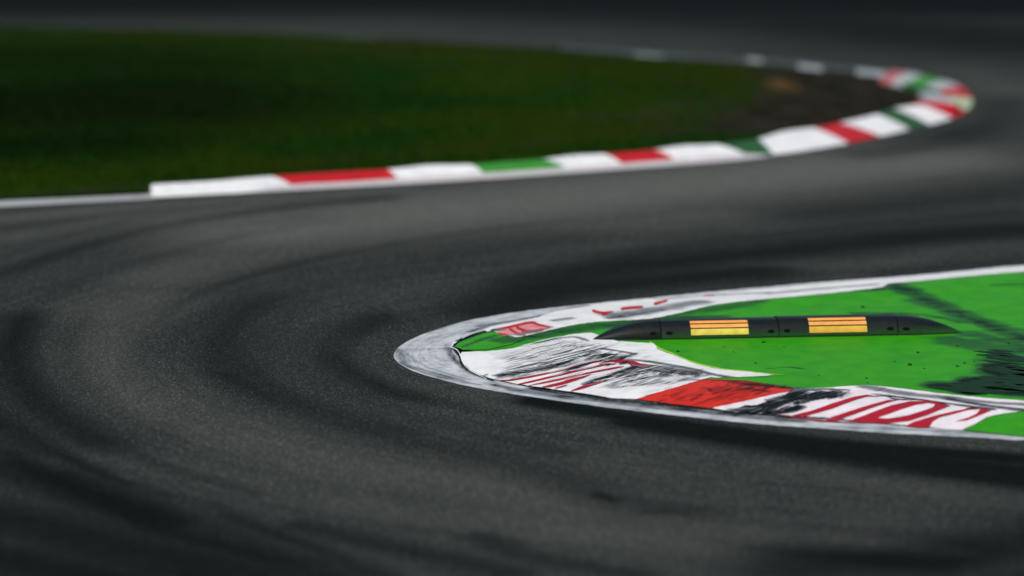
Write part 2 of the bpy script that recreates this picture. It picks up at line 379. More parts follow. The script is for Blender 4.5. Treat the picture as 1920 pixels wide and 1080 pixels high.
# rubber and scuffs over the near island, traced as strokes: (photo points, half width in metres, strength)
SCUFF_EDGE = [([(930, 706), (980, 700), (1040, 688), (1090, 670), (1150, 666)], .045, .85),
         ([(940, 702), (1010, 690), (1080, 666), (1120, 655), (1190, 665)], .05, .62),
         ([(1000, 655), (1060, 645), (1090, 648)], .22, .34),
         ([(1000, 645), (1070, 633), (1100, 640)], .06, .52),
         ([(1000, 672), (1060, 662), (1100, 660)], .22, .42),
         ([(1180, 676), (1220, 680), (1300, 694), (1350, 706), (1500, 728)], .07, .60),
         ([(1130, 712), (1180, 700), (1230, 690), (1300, 700)], .20, .44),
         ([(1150, 726), (1210, 712), (1250, 706)], .18, .40),
         ([(960, 672), (1060, 655), (1110, 652)], .28, .30), ([(1190, 724), (1290, 712)], .16, .32), ([(1250, 720), (1320, 706)], .10, .36), ([(950, 694), (1010, 682), (1060, 672)], .10, .36), ([(1480, 738), (1560, 730)], .08, .2),
         ([(1100, 722), (1130, 712), (1165, 698), (1190, 690)], .06, 1.0),
         ([(1200, 692), (1230, 697), (1285, 703)], .06, .66),
         ([(1400, 722), (1500, 731), (1530, 733)], .08, .75),
         ([(1375, 718), (1400, 724)], .12, .5), ([(1405, 731), (1435, 735)], .12, .55), ([(1330, 714), (1400, 718), (1470, 728)], .06, .55), ([(1320, 728), (1335, 736)], .04, .5),
         ([(1375, 771), (1430, 771), (1460, 760), (1490, 744), (1510, 732)], .09, .62),
         ([(1440, 776), (1475, 774), (1500, 764), (1480, 772)], .06, 1.1),
         ([(1470, 758), (1520, 744), (1570, 736)], .055, .95),
         ([(1500, 757), (1540, 746), (1565, 738)], .04, .80),
         ([(1440, 752), (1480, 742), (1500, 734)], .05, .72),
         ([(1530, 731), (1590, 733)], .04, .7),
         ([(1620, 726), (1700, 740), (1780, 748), (1860, 757), (1920, 760)], .14, .50),
         ([(1780, 750), (1850, 762), (1930, 772)], .10, .72),
         ([(1640, 741), (1660, 742), (1680, 747)], .025, .8),
         ([(1660, 744), (1720, 750), (1790, 760), (1860, 769)], .05, .85), ([(1700, 775), (1760, 768)], .05, .25), ([(1500, 783), (1600, 789)], .03, .5)]
SCUFF_GREEN = [([(1665, 533), (1700, 545), (1750, 568), (1800, 590), (1860, 612), (1930, 640)], .26, .60),
         ([(1690, 560), (1760, 580), (1850, 600), (1930, 625)], .16, .30),
         ([(1790, 640), (1850, 650), (1930, 660)], .42, .50),
         ([(1820, 628), (1880, 640), (1930, 655)], .30, .45),
         ([(1870, 675), (1930, 680), (1990, 690)], .40, .42),
         ([(1890, 700), (1940, 705), (2100, 720)], .40, 1.1),
         ([(1765, 724), (1830, 728), (1930, 738), (2100, 745)], .25, 1.0),
         ([(1830, 716), (1900, 720), (2100, 728)], .28, 1.0),
         ([(1880, 690), (1960, 700), (2200, 720)], .30, 1.1),
         ([(1430, 556), (1540, 548), (1650, 542)], .16, .62),
         ([(1200, 592), (1300, 585), (1420, 566)], .22, .42),
         ([(940, 640), (1040, 624), (1120, 612), (1250, 600), (1350, 596)], .22, .50),
         ([(860, 640), (890, 628), (930, 620)], .10, .85),
         ([(870, 652), (900, 640), (930, 630)], .06, .45),
         ([(1600, 588), (1720, 590), (1800, 604)], .12, .45),
         ([(1440, 692), (1480, 689), (1505, 693)], .05, .42),
         ([(1860, 535), (1930, 533)], .05, .55),
         ([(1300, 714), (1400, 717), (1500, 729), (1560, 730)], .05, .5)]
RUBK = SCUFF_EDGE + SCUFF_GREEN

run = drape('painted_runoff', [(870, 655), (852, 650), (862, 640), (890, 628), (920, 618), (1000, 607), (1100, 592), (1200, 580), (1300, 572), (1400, 562), (1500, 552), (1600, 538), (1920, 509), (2300, 475), (2900, 428),
      (2900, 872), (2300, 838), (1920, 815), (1800, 803), (1700, 790), (1600, 765), (1500, 745), (1400, 730), (1300, 712), (1200, 690), (1100, 670), (1000, 665), (930, 665)],
      2, M['green'], None, .07, HORI, 0, 0, SCUFF_GREEN)
tag(run, kind='structure')

kerb = empty('kerb', (*unz([(1200, 745)])[0], 0))
tag(kerb, kind='thing'); tag(kerb, 'scuffed red and white painted kerb wrapping round the tip of the green island', 'kerb')
def kpart(*a, **k):
    o = drape(*a, **k); o.parent = kerb; o.location = -kerb.location; return o
# worn concrete apron round the nose and a strip beyond the kerb paint
E_in_low = [(850, 652), (858, 668), (866, 684), (890, 700), (925, 712), (1000, 727), (1100, 741), (1200, 751), (1300, 761), (1400, 771), (1500, 782), (1600, 790), (1700, 799), (1800, 806), (1920, 815)]
E_in_up = [(1920, 511), (1800, 522), (1700, 532), (1600, 545), (1500, 556), (1350, 570), (1200, 585), (1060, 600), (960, 612), (900, 622), (864, 636)]
e_out = [p for p in E_PX if p[0] <= 1920]
apr = kpart('apron', e_out + E_in_low[::-1] + E_in_up[::-1], 1, M['concrete'], flow='edge', step=.06, curve=3, amp=.9, dens=7,
      rub=[([(760, 640), (800, 622), (880, 604)], .05, .4), ([(745, 668), (770, 690), (830, 708), (900, 722)], .05, .42), ([(1000, 729), (1100, 743), (1250, 760), (1400, 774), (1490, 782)], .10, .85), ([(960, 731), (1040, 742), (1200, 760), (1400, 781), (1500, 790)], .11, .55), ([(925, 722), (1000, 735), (1100, 748), (1250, 766), (1400, 780)], .06, .62), ([(1560, 800), (1750, 808), (1950, 818)], .08, .32), ([(780, 640), (830, 628), (900, 610)], .12, .26), ([(760, 665), (800, 690), (880, 712)], .10, .30),
           ([(840, 655), (850, 672), (880, 697), (925, 713)], .05, .6),
           ([(1200, 757), (1300, 766), (1400, 775), (1480, 783)], .05, .7),
           ([(900, 612), (1000, 596), (1100, 583)], .10, .50), ([(880, 622), (940, 606), (1020, 592)], .06, .60),
           ([(750, 680), (800, 697), (860, 712)], .08, .42), ([(744, 655), (760, 680)], .10, .40),
           ([(800, 655), (850, 652)], .05, .45), ([(1500, 805), (1700, 812), (1920, 820)], .05, .3)])
# paint fields
kpart('white_paint', [(866, 660), (905, 659), (960, 653), (1010, 642), (1050, 631), (1110, 624), (1160, 640), (1225, 643), (1232, 654), (1262, 665), (1300, 681), (1350, 692), (1400, 697), (1452, 703), (1400, 706), (1340, 708), (1320, 710),
      (1195, 748), (1100, 738), (1000, 724), (935, 713), (892, 699), (872, 684), (864, 672)], 4, M['white'], amp=.8, curve=2)
kpart('white_paint', [(1455, 728), (1505, 728), (1560, 726), (1620, 722), (1680, 727), (1760, 737), (1850, 746), (1940, 753), (1940, 766), (1890, 774), (1850, 782), (1803, 806), (1740, 800), (1650, 793), (1550, 784), (1450, 776), (1335, 765)], 4, M['pink'], amp=.6, curve=2)
kpart('white_paint', [(1100, 571), (1200, 562), (1300, 552), (1400, 543), (1500, 534), (1600, 526), (1700, 519), (1800, 510), (1920, 499), (2300, 466), (2300, 476), (1920, 509), (1800, 519), (1720, 527), (1665, 532), (1655, 538), (1600, 545), (1500, 555),
      (1420, 562), (1340, 571), (1290, 583), (1240, 594), (1200, 599), (1120, 603), (1060, 612), (1000, 626), (968, 632), (940, 628), (905, 618), (950, 607), (1010, 594), (1050, 580)], 4, M['line'], flow=[(1000, 600), (1300, 572)], amp=.7, curve=2,
      rub=[([(1150, 592), (1200, 586), (1250, 578), (1310, 568)], .28, .44), ([(1140, 598), (1200, 590), (1240, 583)], .06, .7), ([(1040, 602), (1070, 598)], .10, .5), ([(1240, 562), (1330, 555), (1440, 550)], .16, .34), ([(1440, 552), (1560, 541), (1640, 535)], .08, .5), ([(1050, 574), (1200, 562), (1400, 545), (1600, 527)], .10, .28), ([(1000, 590), (1040, 583), (1100, 574)], .08, .5)])
kpart('red_paint', [(1193, 748), (1235, 735), (1280, 722), (1320, 710), (1345, 711), (1400, 713), (1450, 722), (1502, 730), (1455, 738), (1395, 752), (1332, 765), (1260, 757)], 5, M['red'], amp=.6)
kpart('green_paint', [(1806, 806), (1850, 784), (1890, 775), (1960, 768), (1960, 822), (1870, 813)], 6, M['green'], amp=.6, flow=HORI)
kpart('green_paint', [(868, 656), (856, 650), (866, 639), (892, 628), (925, 619), (945, 631), (985, 634), (960, 645), (915, 655)], 5, M['green'], amp=.8, flow=[(870, 650), (1000, 625)])
# crimson brush strokes left of the red block
lo = [([(935, 713), (960, 712), (1005, 704), (1060, 692), (1110, 679), (1135, 676)], 1.5), ([(968, 721), (1000, 714), (1060, 700), (1130, 684), (1155, 682)], 1.5),
      ([(990, 723), (1040, 713), (1100, 700), (1150, 690), (1170, 687)], 1.6), ([(1014, 726), (1050, 719), (1080, 709), (1110, 698)], (1.6, 4.5)),
      ([(1040, 728), (1064, 722)], 1.2), ([(1070, 733), (1100, 723), (1130, 712), (1160, 700), (1185, 692)], (2.0, 5.5))]
for k, (tr, wd) in enumerate(lo): kpart('red_stroke', stroke_poly(tr, wd), 6 + k % 2, M['dred'], amp=.25, step=.1, dens=8)
kpart('red_stroke', [(1130, 677), (1165, 673), (1185, 675), (1200, 681), (1242, 686), (1215, 689), (1185, 687), (1178, 681)], 6, M['dred'], amp=.3, step=.1)
kpart('red_stroke', [(1256, 693), (1281, 692), (1281, 696), (1258, 697)], 6, M['dred'], step=.1)
# crimson brush strokes right of the black scuffs
def cr(pts): return [(1440 + x / 4, 680 + y / 4) for x, y in pts]
for pts in ([(185, 392), (262, 406), (480, 345), (640, 284), (740, 254), (822, 252), (740, 238), (640, 256), (480, 305), (330, 358)],
            [(425, 424), (510, 433), (620, 396), (760, 345), (900, 298), (985, 277), (900, 279), (740, 322), (560, 380)],
            [(596, 440), (700, 402), (830, 352), (930, 318), (1060, 290), (1170, 286), (1260, 294), (1372, 322), (1290, 352), (1200, 390), (1060, 436), (880, 457), (700, 446)],
            [(1030, 474), (1100, 440), (1250, 396), (1400, 362), (1500, 342), (1610, 343), (1500, 354), (1400, 382), (1290, 408), (1235, 440), (1205, 487), (1120, 486)],
            [(1402, 441), (1500, 412), (1565, 380), (1596, 344), (1690, 350), (1630, 376), (1560, 404), (1490, 432)],
            [(70, 391), (200, 403), (420, 430), (560, 441), (760, 452), (560, 447), (400, 438), (200, 411)]):
    kpart('red_stroke', cr(pts), 6, M['dred'], amp=.35, step=.1, dens=7)
kpart('white_paint', cr([(824, 413), (900, 388), (1000, 352), (1110, 318), (1200, 305), (1252, 312), (1240, 332), (1180, 354), (1050, 395), (900, 419)]), 8, M['pink'], amp=.3, step=.1, rub=[])
for tr in (cr([(800, 250), (880, 246), (960, 272), (1150, 276), (1250, 292), (1360, 318)]), cr([(1480, 342), (1600, 338), (1700, 348)])):
    kpart('red_stroke', stroke_poly(tr, .7, (.6, .4)), 7, M['crack'], amp=.5, step=.1, dens=5)
def ck(pts): return [(1240 + x * .229, 680 + y * .229) for x, y in pts]
for pts in ([(590, 380), (690, 350), (860, 342), (930, 300), (985, 285), (1060, 225), (1100, 208), (1220, 216), (1120, 262), (1060, 300), (985, 345), (905, 372), (985, 395), (930, 416), (820, 402), (700, 402)],
            [(850, 318), (930, 285), (1010, 268), (1040, 240), (1080, 236), (1010, 292), (930, 306)],
            [(1065, 342), (1120, 312), (1220, 284), (1340, 268), (1395, 246), (1480, 240), (1400, 266), (1330, 292), (1230, 306), (1150, 330)],
            [(1110, 290), (1180, 262), (1270, 232), (1360, 230), (1520, 232), (1400, 246), (1280, 262), (1200, 282)]):
    kpart('skid_mark', ck(pts), 8, M['crack'], amp=1.5, step=.1, dens=5, flow=[(1440, 770), (1540, 738)])
# crimson strokes on the far flank
M['blush'] = paint_mat('smeared_red_paint', (.74, .34, .35), (.50, .05, .07), .5, (2, 12))
kpart('red_paint', [(930, 621), (958, 612), (992, 604), (1012, 607), (1040, 613), (1010, 621), (975, 629), (955, 627)], 5.5, M['blush'], amp=.6)
for tr, wd in [([(920, 619), (950, 614), (985, 606), (1005, 604)], (2, 2.5)), ([(932, 624), (950, 628), (963, 632)], 1.5), ([(955, 616), (968, 624), (985, 628)], (2.4, 1.5)), ([(968, 613), (985, 620), (1008, 622)], (2.6, 1.6)), ([(1000, 605), (1015, 610), (1032, 613)], (2.4, 1.2)),
               ([(978, 622), (1000, 621), (1020, 617)], 2.6),
               ([(1110, 582), (1128, 586), (1150, 584)], (3.0, 1.4)), ([(1128, 589), (1140, 586)], 3.0), ([(1164, 579), (1180, 577), (1206, 575)], 2.6), ([(1226, 570), (1240, 566), (1252, 563)], (3, 1.6)), ([(1318, 554), (1340, 554)], .9)]:
    kpart('red_stroke', stroke_poly(tr, wd, (.5, .4)), 6, M['fred'], amp=.3, step=.1)
# joints and chipped edges
kpart('joint', stroke_poly([(866, 632), (852, 645), (850, 655), (862, 668), (866, 684), (890, 700), (925, 713)], 1.2, (1, 1)), 5, M['crack'], amp=1.3, dens=4)
kpart('joint', stroke_poly([(843, 650), (856, 655), (864, 668), (872, 686), (885, 696), (912, 710)], .7, (1, 1)), 6, M['white'], amp=.8, dens=4)
kpart('joint', stroke_poly([(846, 650), (852, 642), (866, 635)], 1.2, (.5, .3)), 6, M['white'], amp=.9, dens=4)
kpart('joint', stroke_poly([(1070, 628), (1078, 640), (1090, 652), (1112, 668)], .7, (1, 1)), 7, M['white'], amp=.4, dens=6)

# ------------------------------------------------------------------ splintered skid marks (thin flakes of rubber on the paint)
def slivers(name, spots, layer, parent, mat, dirpx):
    V = []; F_ = []; a, b = np.array(dirpx[0], float), np.array(dirpx[1], float); t = (b - a) / np.hypot(*(b - a)); nn = np.array([-t[1], t[0]])
    polys = []
    for (cx, cy, sx, sy, n, L, wd) in spots:
        for _ in range(n):
            c = np.array([rnd.gauss(cx, sx), rnd.gauss(cy, sy)]); l = L * rnd.uniform(.3, 1.2); ww = wd * rnd.uniform(.4, 1.3)
            pts = [c - t * l / 2, c - t * l * .2 + nn * ww * .5, c + t * l * .2 + nn * ww * rnd.uniform(.2, .6), c + t * l / 2, c + t * l * .15 - nn * ww * .5, c - t * l * .25 - nn * ww * rnd.uniform(.2, .6)]
            polys.append(np.array(pts))
    allp = np.concatenate(polys); P = drape_px(allp, layer * LAYER); Z = H(P)
    for i in range(len(polys)):
        z = Z[i * 6:i * 6 + 6] + layer * LAYER + (i % 7) * .0004
        V += [(x, y, zz) for (x, y), zz in zip(P[i * 6:i * 6 + 6], z)]; F_.append(tuple(range(i * 6, i * 6 + 6)))
    o = obj(name, V, F_, mat, parent)
    set_vec(o, 'flow', P); set_attr(o, 'rub', np.zeros(len(P)))
    return o
o = slivers('skid_mark', [(1450, 762, 22, 5, 22, 45, 2.6), (1500, 742, 16, 5, 26, 45, 2.2), (1550, 739, 20, 3, 14, 36, 1.8), (1420, 772, 20, 1.5, 14, 40, 2.2),
     (1130, 668, 26, 3, 26, 44, 1.1), (1060, 684, 30, 5, 26, 60, 1.2), (1180, 668, 26, .8, 8, 50, .9), (1240, 697, 24, 4, 34, 20, 1.0), (1190, 706, 26, 7, 46, 24, .8), (960, 704, 20, 2, 14, 46, 1.2),
     (1100, 655, 20, 6, 22, 20, .9), (1150, 680, 20, 4, 16, 26, 1.0), (1340, 725, 40, 8, 18, 24, .6), (1310, 745, 40, 5, 18, 24, .6), (1400, 735, 20, 6, 8, 20, .8), (1290, 700, 20, 4, 26, 18, 1.0), (1420, 722, 26, 2.5, 14, 24, 1.0)],
     9.5, kerb, M['crack'], [(1440, 770), (1540, 738)])
o.location = -kerb.location; tag(o, kind='stuff')
o = slivers('skid_mark', [(1040, 660, 34, 6, 30, 60, .8), (1000, 668, 34, 6, 30, 70, .7), (1180, 712, 34, 7, 60, 50, 1.1), (1050, 650, 40, 6, 60, 70, 1.1), (1010, 672, 36, 7, 60, 80, 1.0), (1100, 700, 40, 7, 20, 60, .8), (1110, 646, 20, 6, 14, 16, .9)], 9.2, kerb, M['white'], [(975, 721), (1140, 682)])
o.location = -kerb.location; tag(o, kind='stuff')
o = slivers('paint_scratches', [(1290, 748, 45, 7, 26, 30, .8), (1390, 728, 36, 5, 26, 34, .9), (1340, 735, 50, 8, 12, 60, .6)], 9.1, kerb, M['dred'], [(1195, 748), (1330, 710)])
o.location = -kerb.location; o.data.materials[0] = paint_mat('dark_red_scratch', (.16, .010, .008), (.05, .008, .008), .1); tag(o, kind='stuff')
M['lime'] = paint_mat('lime_fringe', (.32, .62, .04), (.15, .45, .03), 0)
kpart('lime_fringe', stroke_poly([(1218, 640), (1236, 653), (1264, 664), (1302, 680), (1352, 691), (1402, 696.5), (1470, 703)], (1.5, 1.0), (.6, .2)), 3.2, M['lime'], amp=.5)
# jagged black smear on the green paint
o = slivers('rubber_smear', [(1840, 730, 38, 4, 18, 110, 7), (1910, 700, 18, 9, 16, 110, 8), (1915, 718, 30, 5, 18, 110, 8), (1885, 668, 18, 9, 8, 100, 3), (2000, 700, 40, 16, 40, 130, 8)], 3.6, None, M['crack'], [(1700, 700), (1800, 707)])
o.data.materials[0] = paint_mat('dried_rubber', (.006, .030, .009), (.010, .075, .010), .3, (.6, 14))
tag(o, kind='structure'); o.name = 'runoff_rubber_smear'

# ------------------------------------------------------------------ rubber crumbs
CR = [(1271, 660, 5), (1432, 643, 6), (1417, 682, 3.5), (1318, 662, 2), (1470, 652, 3), (1721, 662, 5), (1795, 650, 4), (1706, 685, 7), (1795, 688, 5), (1808, 682, 4), (1733, 692, 3), (1625, 710, 4), (1626, 719, 3),
      (1891, 645, 4), (1358, 652, 2.5), (1375, 661, 2.5), (1833, 667, 4), (1826, 679, 3), (1717, 766, 3), (1617, 577, 7), (1536, 705, 2.5), (1677, 679, 3)]
for k, (x, y, s) in enumerate(CR):
    r = s / 150 * .62; bm = bmesh.new(); bmesh.ops.create_icosphere(bm, subdivisions=2, radius=r)
    for v in bm.verts: v.co *= rnd.uniform(.72, 1.2); v.co.x *= 1.15; v.co.z *= .5
    m = bpy.data.meshes.new('rubber_crumb'); bm.to_mesh(m); bm.free(); m.materials.append(M['crumb'])
    c = bpy.data.objects.new('rubber_crumb', m); COL.objects.link(c); P = drape_px([(x, y)]); c.location = (P[0][0], P[0][1], float(H(P)[0]) + r * .3 + .006); c.rotation_euler = (0, 0, rnd.uniform(-.5, .5))
    tag(c, 'tiny black crumb of tyre rubber lying loose on the painted island', 'rubber crumb', 'tyre rubber crumbs on the painted island')

# ------------------------------------------------------------------ sausage kerb
a = drape_px([(1112, 640)])[0]; b = drape_px([(1808, 627)])[0]
ax = Vector((*(b - a), 0)); LEN = ax.length; rz = math.atan2(ax.y, ax.x)
sk = empty('sausage_kerb', (a[0], a[1], float(H(np.array([a]))[0]) + .006), rz)
tag(sk, kind='thing'); tag(sk, 'long low black moulded kerb hump with amber and yellow reflector panels on the green paint', 'sausage kerb')
def frac(px, row=636):  # photo column -> run along the hump
    d = ray([(px, row)])[0]; u = ax.normalized(); # solve a + u t = s d (xy)
    A = np.array([[u.x, -d[0]], [u.y, -d[1]]]); t, _ = np.linalg.solve(A, -np.array(a)); return t
J = [0, frac(1240), frac(1461), frac(1684), LEN]
WD, HT = .62, .225
NP_ = 20
def prof(k, wid, ht):
    """cross-section point: upright front lip, rounded shoulder, long back"""
    k = max(0.0, min(NP_, k))
    if k <= 11: a_ = R(4 + 74 * k / 11); y, z = wid * .40 * (1 - math.cos(a_)), ht * math.sin(a_)
    else:
        t = (k - 11) / (NP_ - 11); a_ = R(78); y0, z0 = wid * .40 * (1 - math.cos(a_)), ht * math.sin(a_)
        y = y0 + (wid - y0) * t; z = z0 * math.sqrt(max(0, 1 - t ** 3))
    return y, z
def loft(x0, x1, n, fw, fh, cap0=True, cap1=True):
    V = []; F_ = []
    for i in range(n + 1):
        x = x0 + (x1 - x0) * i / n; wv, hv, yo = fw(x), fh(x), 0
        for k in range(NP_ + 1):
            y, z = prof(k, wv, hv); V.append((x, y + (WD - wv) * .12, z))
    s = NP_ + 1
    for i in range(n):
        for k in range(NP_):
            F_.append((i * s + k, (i + 1) * s + k, (i + 1) * s + k + 1, i * s + k + 1))
    c0 = len(V); V += V[:s]; c1 = len(V); V += V[n * s:n * s + s]
    F_.append(tuple(range(c0, c0 + s))); F_.append(tuple(range(c1, c1 + s))[::-1])
    return V, F_
def endf(x, tip, base, p=.5):
    u = min(1, max(0.0, abs(x - tip) / abs(base - tip))); return max(.02, (1 - (1 - u) ** 2.1)) 
parts = []
GAP = .006
for i in range(4):
    x0, x1 = J[i] + (GAP if i else 0), J[i + 1] - (GAP if i < 3 else 0)
    hh = [HT, HT, HT * 1.05, HT * 1.0][i]
    if i == 0: fw = lambda x: WD * (endf(x, 0, J[1]) ** .8); fh = lambda x: hh * endf(x, 0, J[1])
    elif i == 3: fw = lambda x: WD * (endf(x, LEN, J[3]) ** .8); fh = lambda x: hh * endf(x, LEN, J[3])
    else: fw = lambda x: WD; fh = lambda x: hh
    V, F_ = loft(x0, x1, 24 if i in (0, 3) else 6, fw, fh)
    o = obj('end_cap' if i in (0, 3) else 'segment', V, F_, M['moulding' if i == 0 else 'painted_reflection'], sk)
    for p in o.data.polygons[:-2]: p.use_smooth = p.index % NP_ != 11
    parts.append((o, hh))
    # recessed bolts low on the front face
    def bolt(x, hh=hh, o=o, fh=fh, fw=fw):
        t = .10; ang = math.pi * t; V = []; F_ = []
        y, z = prof(2.7, fw(x), fh(x)); y += (WD - fw(x)) * .12; y2, z2 = prof(3.3, fw(x), fh(x)); tn = Vector((0, y2 + (WD - fw(x)) * .12 - y, z2 - z)).normalized(); nn = Vector((0, -tn.z, tn.y))
        c = Vector((x, y, z)) + nn * .0
        for r_, off in ((.048, -.004), (.046, .010), (.032, .010), (.030, .004)):
            for q in range(14): V.append(c + Vector((1, 0, 0)) * math.cos(q * math.tau / 14) * r_ + tn * math.sin(q * math.tau / 14) * r_ * .45 + nn * off)
        for L in range(3):
            for q in range(14): F_.append((L * 14 + q, L * 14 + (q + 1) % 14, (L + 1) * 14 + (q + 1) % 14, (L + 1) * 14 + q))
        F_.append(tuple(42 + q for q in range(14)))
        obj('bolt', V, F_, M['bolt'], o)
    if i in (0, 1, 2): bolt(J[i + 1] - .11)
    if i in (1, 2, 3): bolt(J[i] + .11)
# reflector panels: three bands climbing the front face
def band(o, hh, xa, xb, k0, k1, mat, name):
    V = []; F_ = []; n = 8; off = .004
    for xx in (xa, xb):
        for q in range(n + 1):
            k = k0 + (k1 - k0) * q / n; y, z = prof(k, WD, hh); y2, z2 = prof(k + .05, WD, hh); t = Vector((0, y2 - y, z2 - z)).normalized(); nn = Vector((0, -t.z, t.y))
            p = Vector((xx, y, z)); V.append(p + nn * off); V.append(p - nn * .004)
    s = 2 * (n + 1)
    for q in range(n):
        i = 2 * q; F_.append((i, s + i, s + i + 2, i + 2))
        F_.append((i, i + 2, i + 3, i + 1)); F_.append((s + i, s + i + 1, s + i + 3, s + i + 2))
    F_.append((0, 1, s + 1, s)); F_.append((s - 2, 2 * s - 2, 2 * s - 1, s - 1))
    obj(name, V, F_, mat, o)
def kf(f):      # height fraction of the visible face -> place on the section
    v = lambda k: prof(k, WD, HT)[1] * .98 + prof(k, WD, HT)[0] * .21
    return min((abs(v(q / 50) / v(11) - f), q / 50) for q in range(551))[1]
for i, (xa, xb) in ((1, (1296, 1404)), (2, (1518, 1626))):
    o, hh = parts[i]; xa, xb = frac(xa, 630), frac(xb, 630)
    band(o, hh, xa, xb, kf(.20), kf(.52), M['yellow_pale' if i == 1 else 'yellow'], 'yellow_reflector')
    band(o, hh, xa, xb, kf(.585), kf(.765), M['amber'], 'amber_reflector')
    band(o, hh, xa, xb, kf(.825), kf(.95), M['amber'], 'amber_reflector')

V = []; F_ = []; n_ = 40
for q in range(n_ + 1):
    x = .03 + (LEN - .09) * q / n_; u = max(0, min(1, x / J[1])); wv = WD * (endf(x, 0, J[1]) ** .8 if x < J[1] else endf(x, LEN, J[3]) ** .8 if x > J[3] else 1); y = (WD - wv) * .12
    V += [(x, y - .014, -.004), (x, y - .014, .010), (x, y + .03, .012), (x, y + .03, -.004)]
for q in range(n_):
    for k in range(4): F_.append((q * 4 + k, (q + 1) * 4 + k, (q + 1) * 4 + (k + 1) % 4, q * 4 + (k + 1) % 4))
F_ += [(0, 1, 2, 3), (n_ * 4 + 3, n_ * 4 + 2, n_ * 4 + 1, n_ * 4)]
obj('contact_shadow_strip', V, F_, M['joint'], sk)  # black strip added as the contact shadow under the hump

# ------------------------------------------------------------------ far kerb round the grass
ST = [(285, 370, 283, 345, 'W'), (400, 364, 392, 339, ''), (470, 360, 450, 334, ''), (545, 355, 505, 330, 'R'), (640, 350, 615, 323, ''), (745, 343, 725, 317, 'W'), (825, 338, 800, 309, ''),
      (905, 333, 880, 308, 'G'), (980, 328, 945, 303, ''), (1060, 322, 1015, 298, 'W'), (1110, 319, 1070, 291, ''), (1165, 315, 1130, 288, 'R'), (1215, 311, 1178, 285, ''), (1265, 307, 1225, 280, 'W'),
      (1330, 302, 1280, 272, ''), (1395, 297, 1340, 270, 'D'), (1450, 290, 1420, 259, 'W'), (1520, 281, 1465, 245, ''), (1590, 269, 1520, 238, 'R'), (1650, 256, 1570, 229, 'W'), (1705, 243, 1640, 213, 'D'),
      (1742, 234, 1672, 202, 'W'), (1785, 222, 1722, 195, 'R'), (1813, 208, 1750, 189, 'L'), (1823, 186, 1762, 181, 'R'), (1802, 163, 1750, 173, 'X'), (1768, 151, 1722, 167, 'G'), (1732, 142, 1695, 159, 'X'),
      (1702, 136, 1670, 154, 'P'), (1672, 132, 1650, 150, 'E')]
KZ = .14
fk = empty('kerb', (*unz([(1000, 327)])[0], 0))
tag(fk, kind='thing'); tag(fk, 'ramped kerb in red, white and green blocks between the track and the grass', 'kerb')
sec = []
for (bx, by, tx, ty, c) in ST: sec.append((*unz([(bx, by - (8 if 500 < bx < 1420 and tx < 1430 else 0))])[0], *unz([(tx, ty)], KZ)[0]))
sec = catmull(sec, 6); nk = 6
starts = [i for i, s in enumerate(ST) if s[4]]
NM = {'W': ('white_block', 'fwhite'), 'R': ('red_block', 'fred'), 'G': ('green_block', 'fgreen'), 'D': ('green_block', 'fdgreen'), 'L': ('pale_green_block', 'fpale'), 'P': ('worn_red_block', 'fpink'), 'X': ('worn_white_block', 'fgrey')}
for i0, i1 in zip(starts[:-1], starts[1:]):
    V = []; F_ = []; P = sec[i0 * nk:i1 * nk + 1]; m = 7; fl = []
    for q, (x0, y0, x1, y1) in enumerate(P):
        f0 = np.array([x0, y0]); f1 = np.array([x1, y1])
        for k in range(m):
            u = k / (m - 1); p = f0 + (f1 - f0) * u * .94; V.append((*p, .012 + (KZ - .012) * (1 - (1 - u) ** 1.6)))
        V.append((*f1, KZ - .03)); V.append((*f1, -.02)); V.append((*f0, -.02))
    s = m + 3
    for q in range(len(P) - 1):
        for k in range(s): F_.append((q * s + k, (q + 1) * s + k, (q + 1) * s + (k + 1) % s, q * s + (k + 1) % s))
    F_.append(tuple(range(s))); F_.append(tuple((len(P) - 1) * s + k for k in range(s))[::-1])
    nm, mt = NM[ST[i0][4]]
    o = obj(nm, V, F_, M[mt], fk); o.location = -fk.location
    VV = np.array(V); set_vec(o, 'flow', VV[:, :2]); set_attr(o, 'rub', np.zeros(len(V)))
    bmx = bmesh.new(); bmx.from_mesh(o.data); bmesh.ops.recalc_face_normals(bmx, faces=bmx.faces); bmx.to_mesh(o.data); bmx.free()
# broken inner blocks at the tip
for quad, mt, nm in (([(1722, 172), (1762, 177), (1790, 190), (1742, 188)], 'fgrey', 'worn_white_block'), ([(1716, 190), (1750, 189), (1800, 197), (1790, 201), (1740, 196)], 'fred', 'red_block'), ([(1690, 155), (1742, 164), (1775, 176), (1740, 171), (1700, 161)], 'fdgreen', 'green_block')):
    T = unz(quad, KZ + .02); n = len(T); V = [(*p, KZ + .02) for p in T] + [(*p, .03) for p in T]
    o = obj(nm, V, [tuple(range(n))[::-1]] + [(k, (k + 1) % n, n + (k + 1) % n, n + k) for k in range(n)], M[mt], fk); o.location = -fk.location
    set_vec(o, 'flow', np.array(V)[:, :2]); set_attr(o, 'rub', np.zeros(len(V)))
    bmx = bmesh.new(); bmx.from_mesh(o.data); bmesh.ops.recalc_face_normals(bmx, faces=bmx.faces); bmx.to_mesh(o.data); bmx.free()
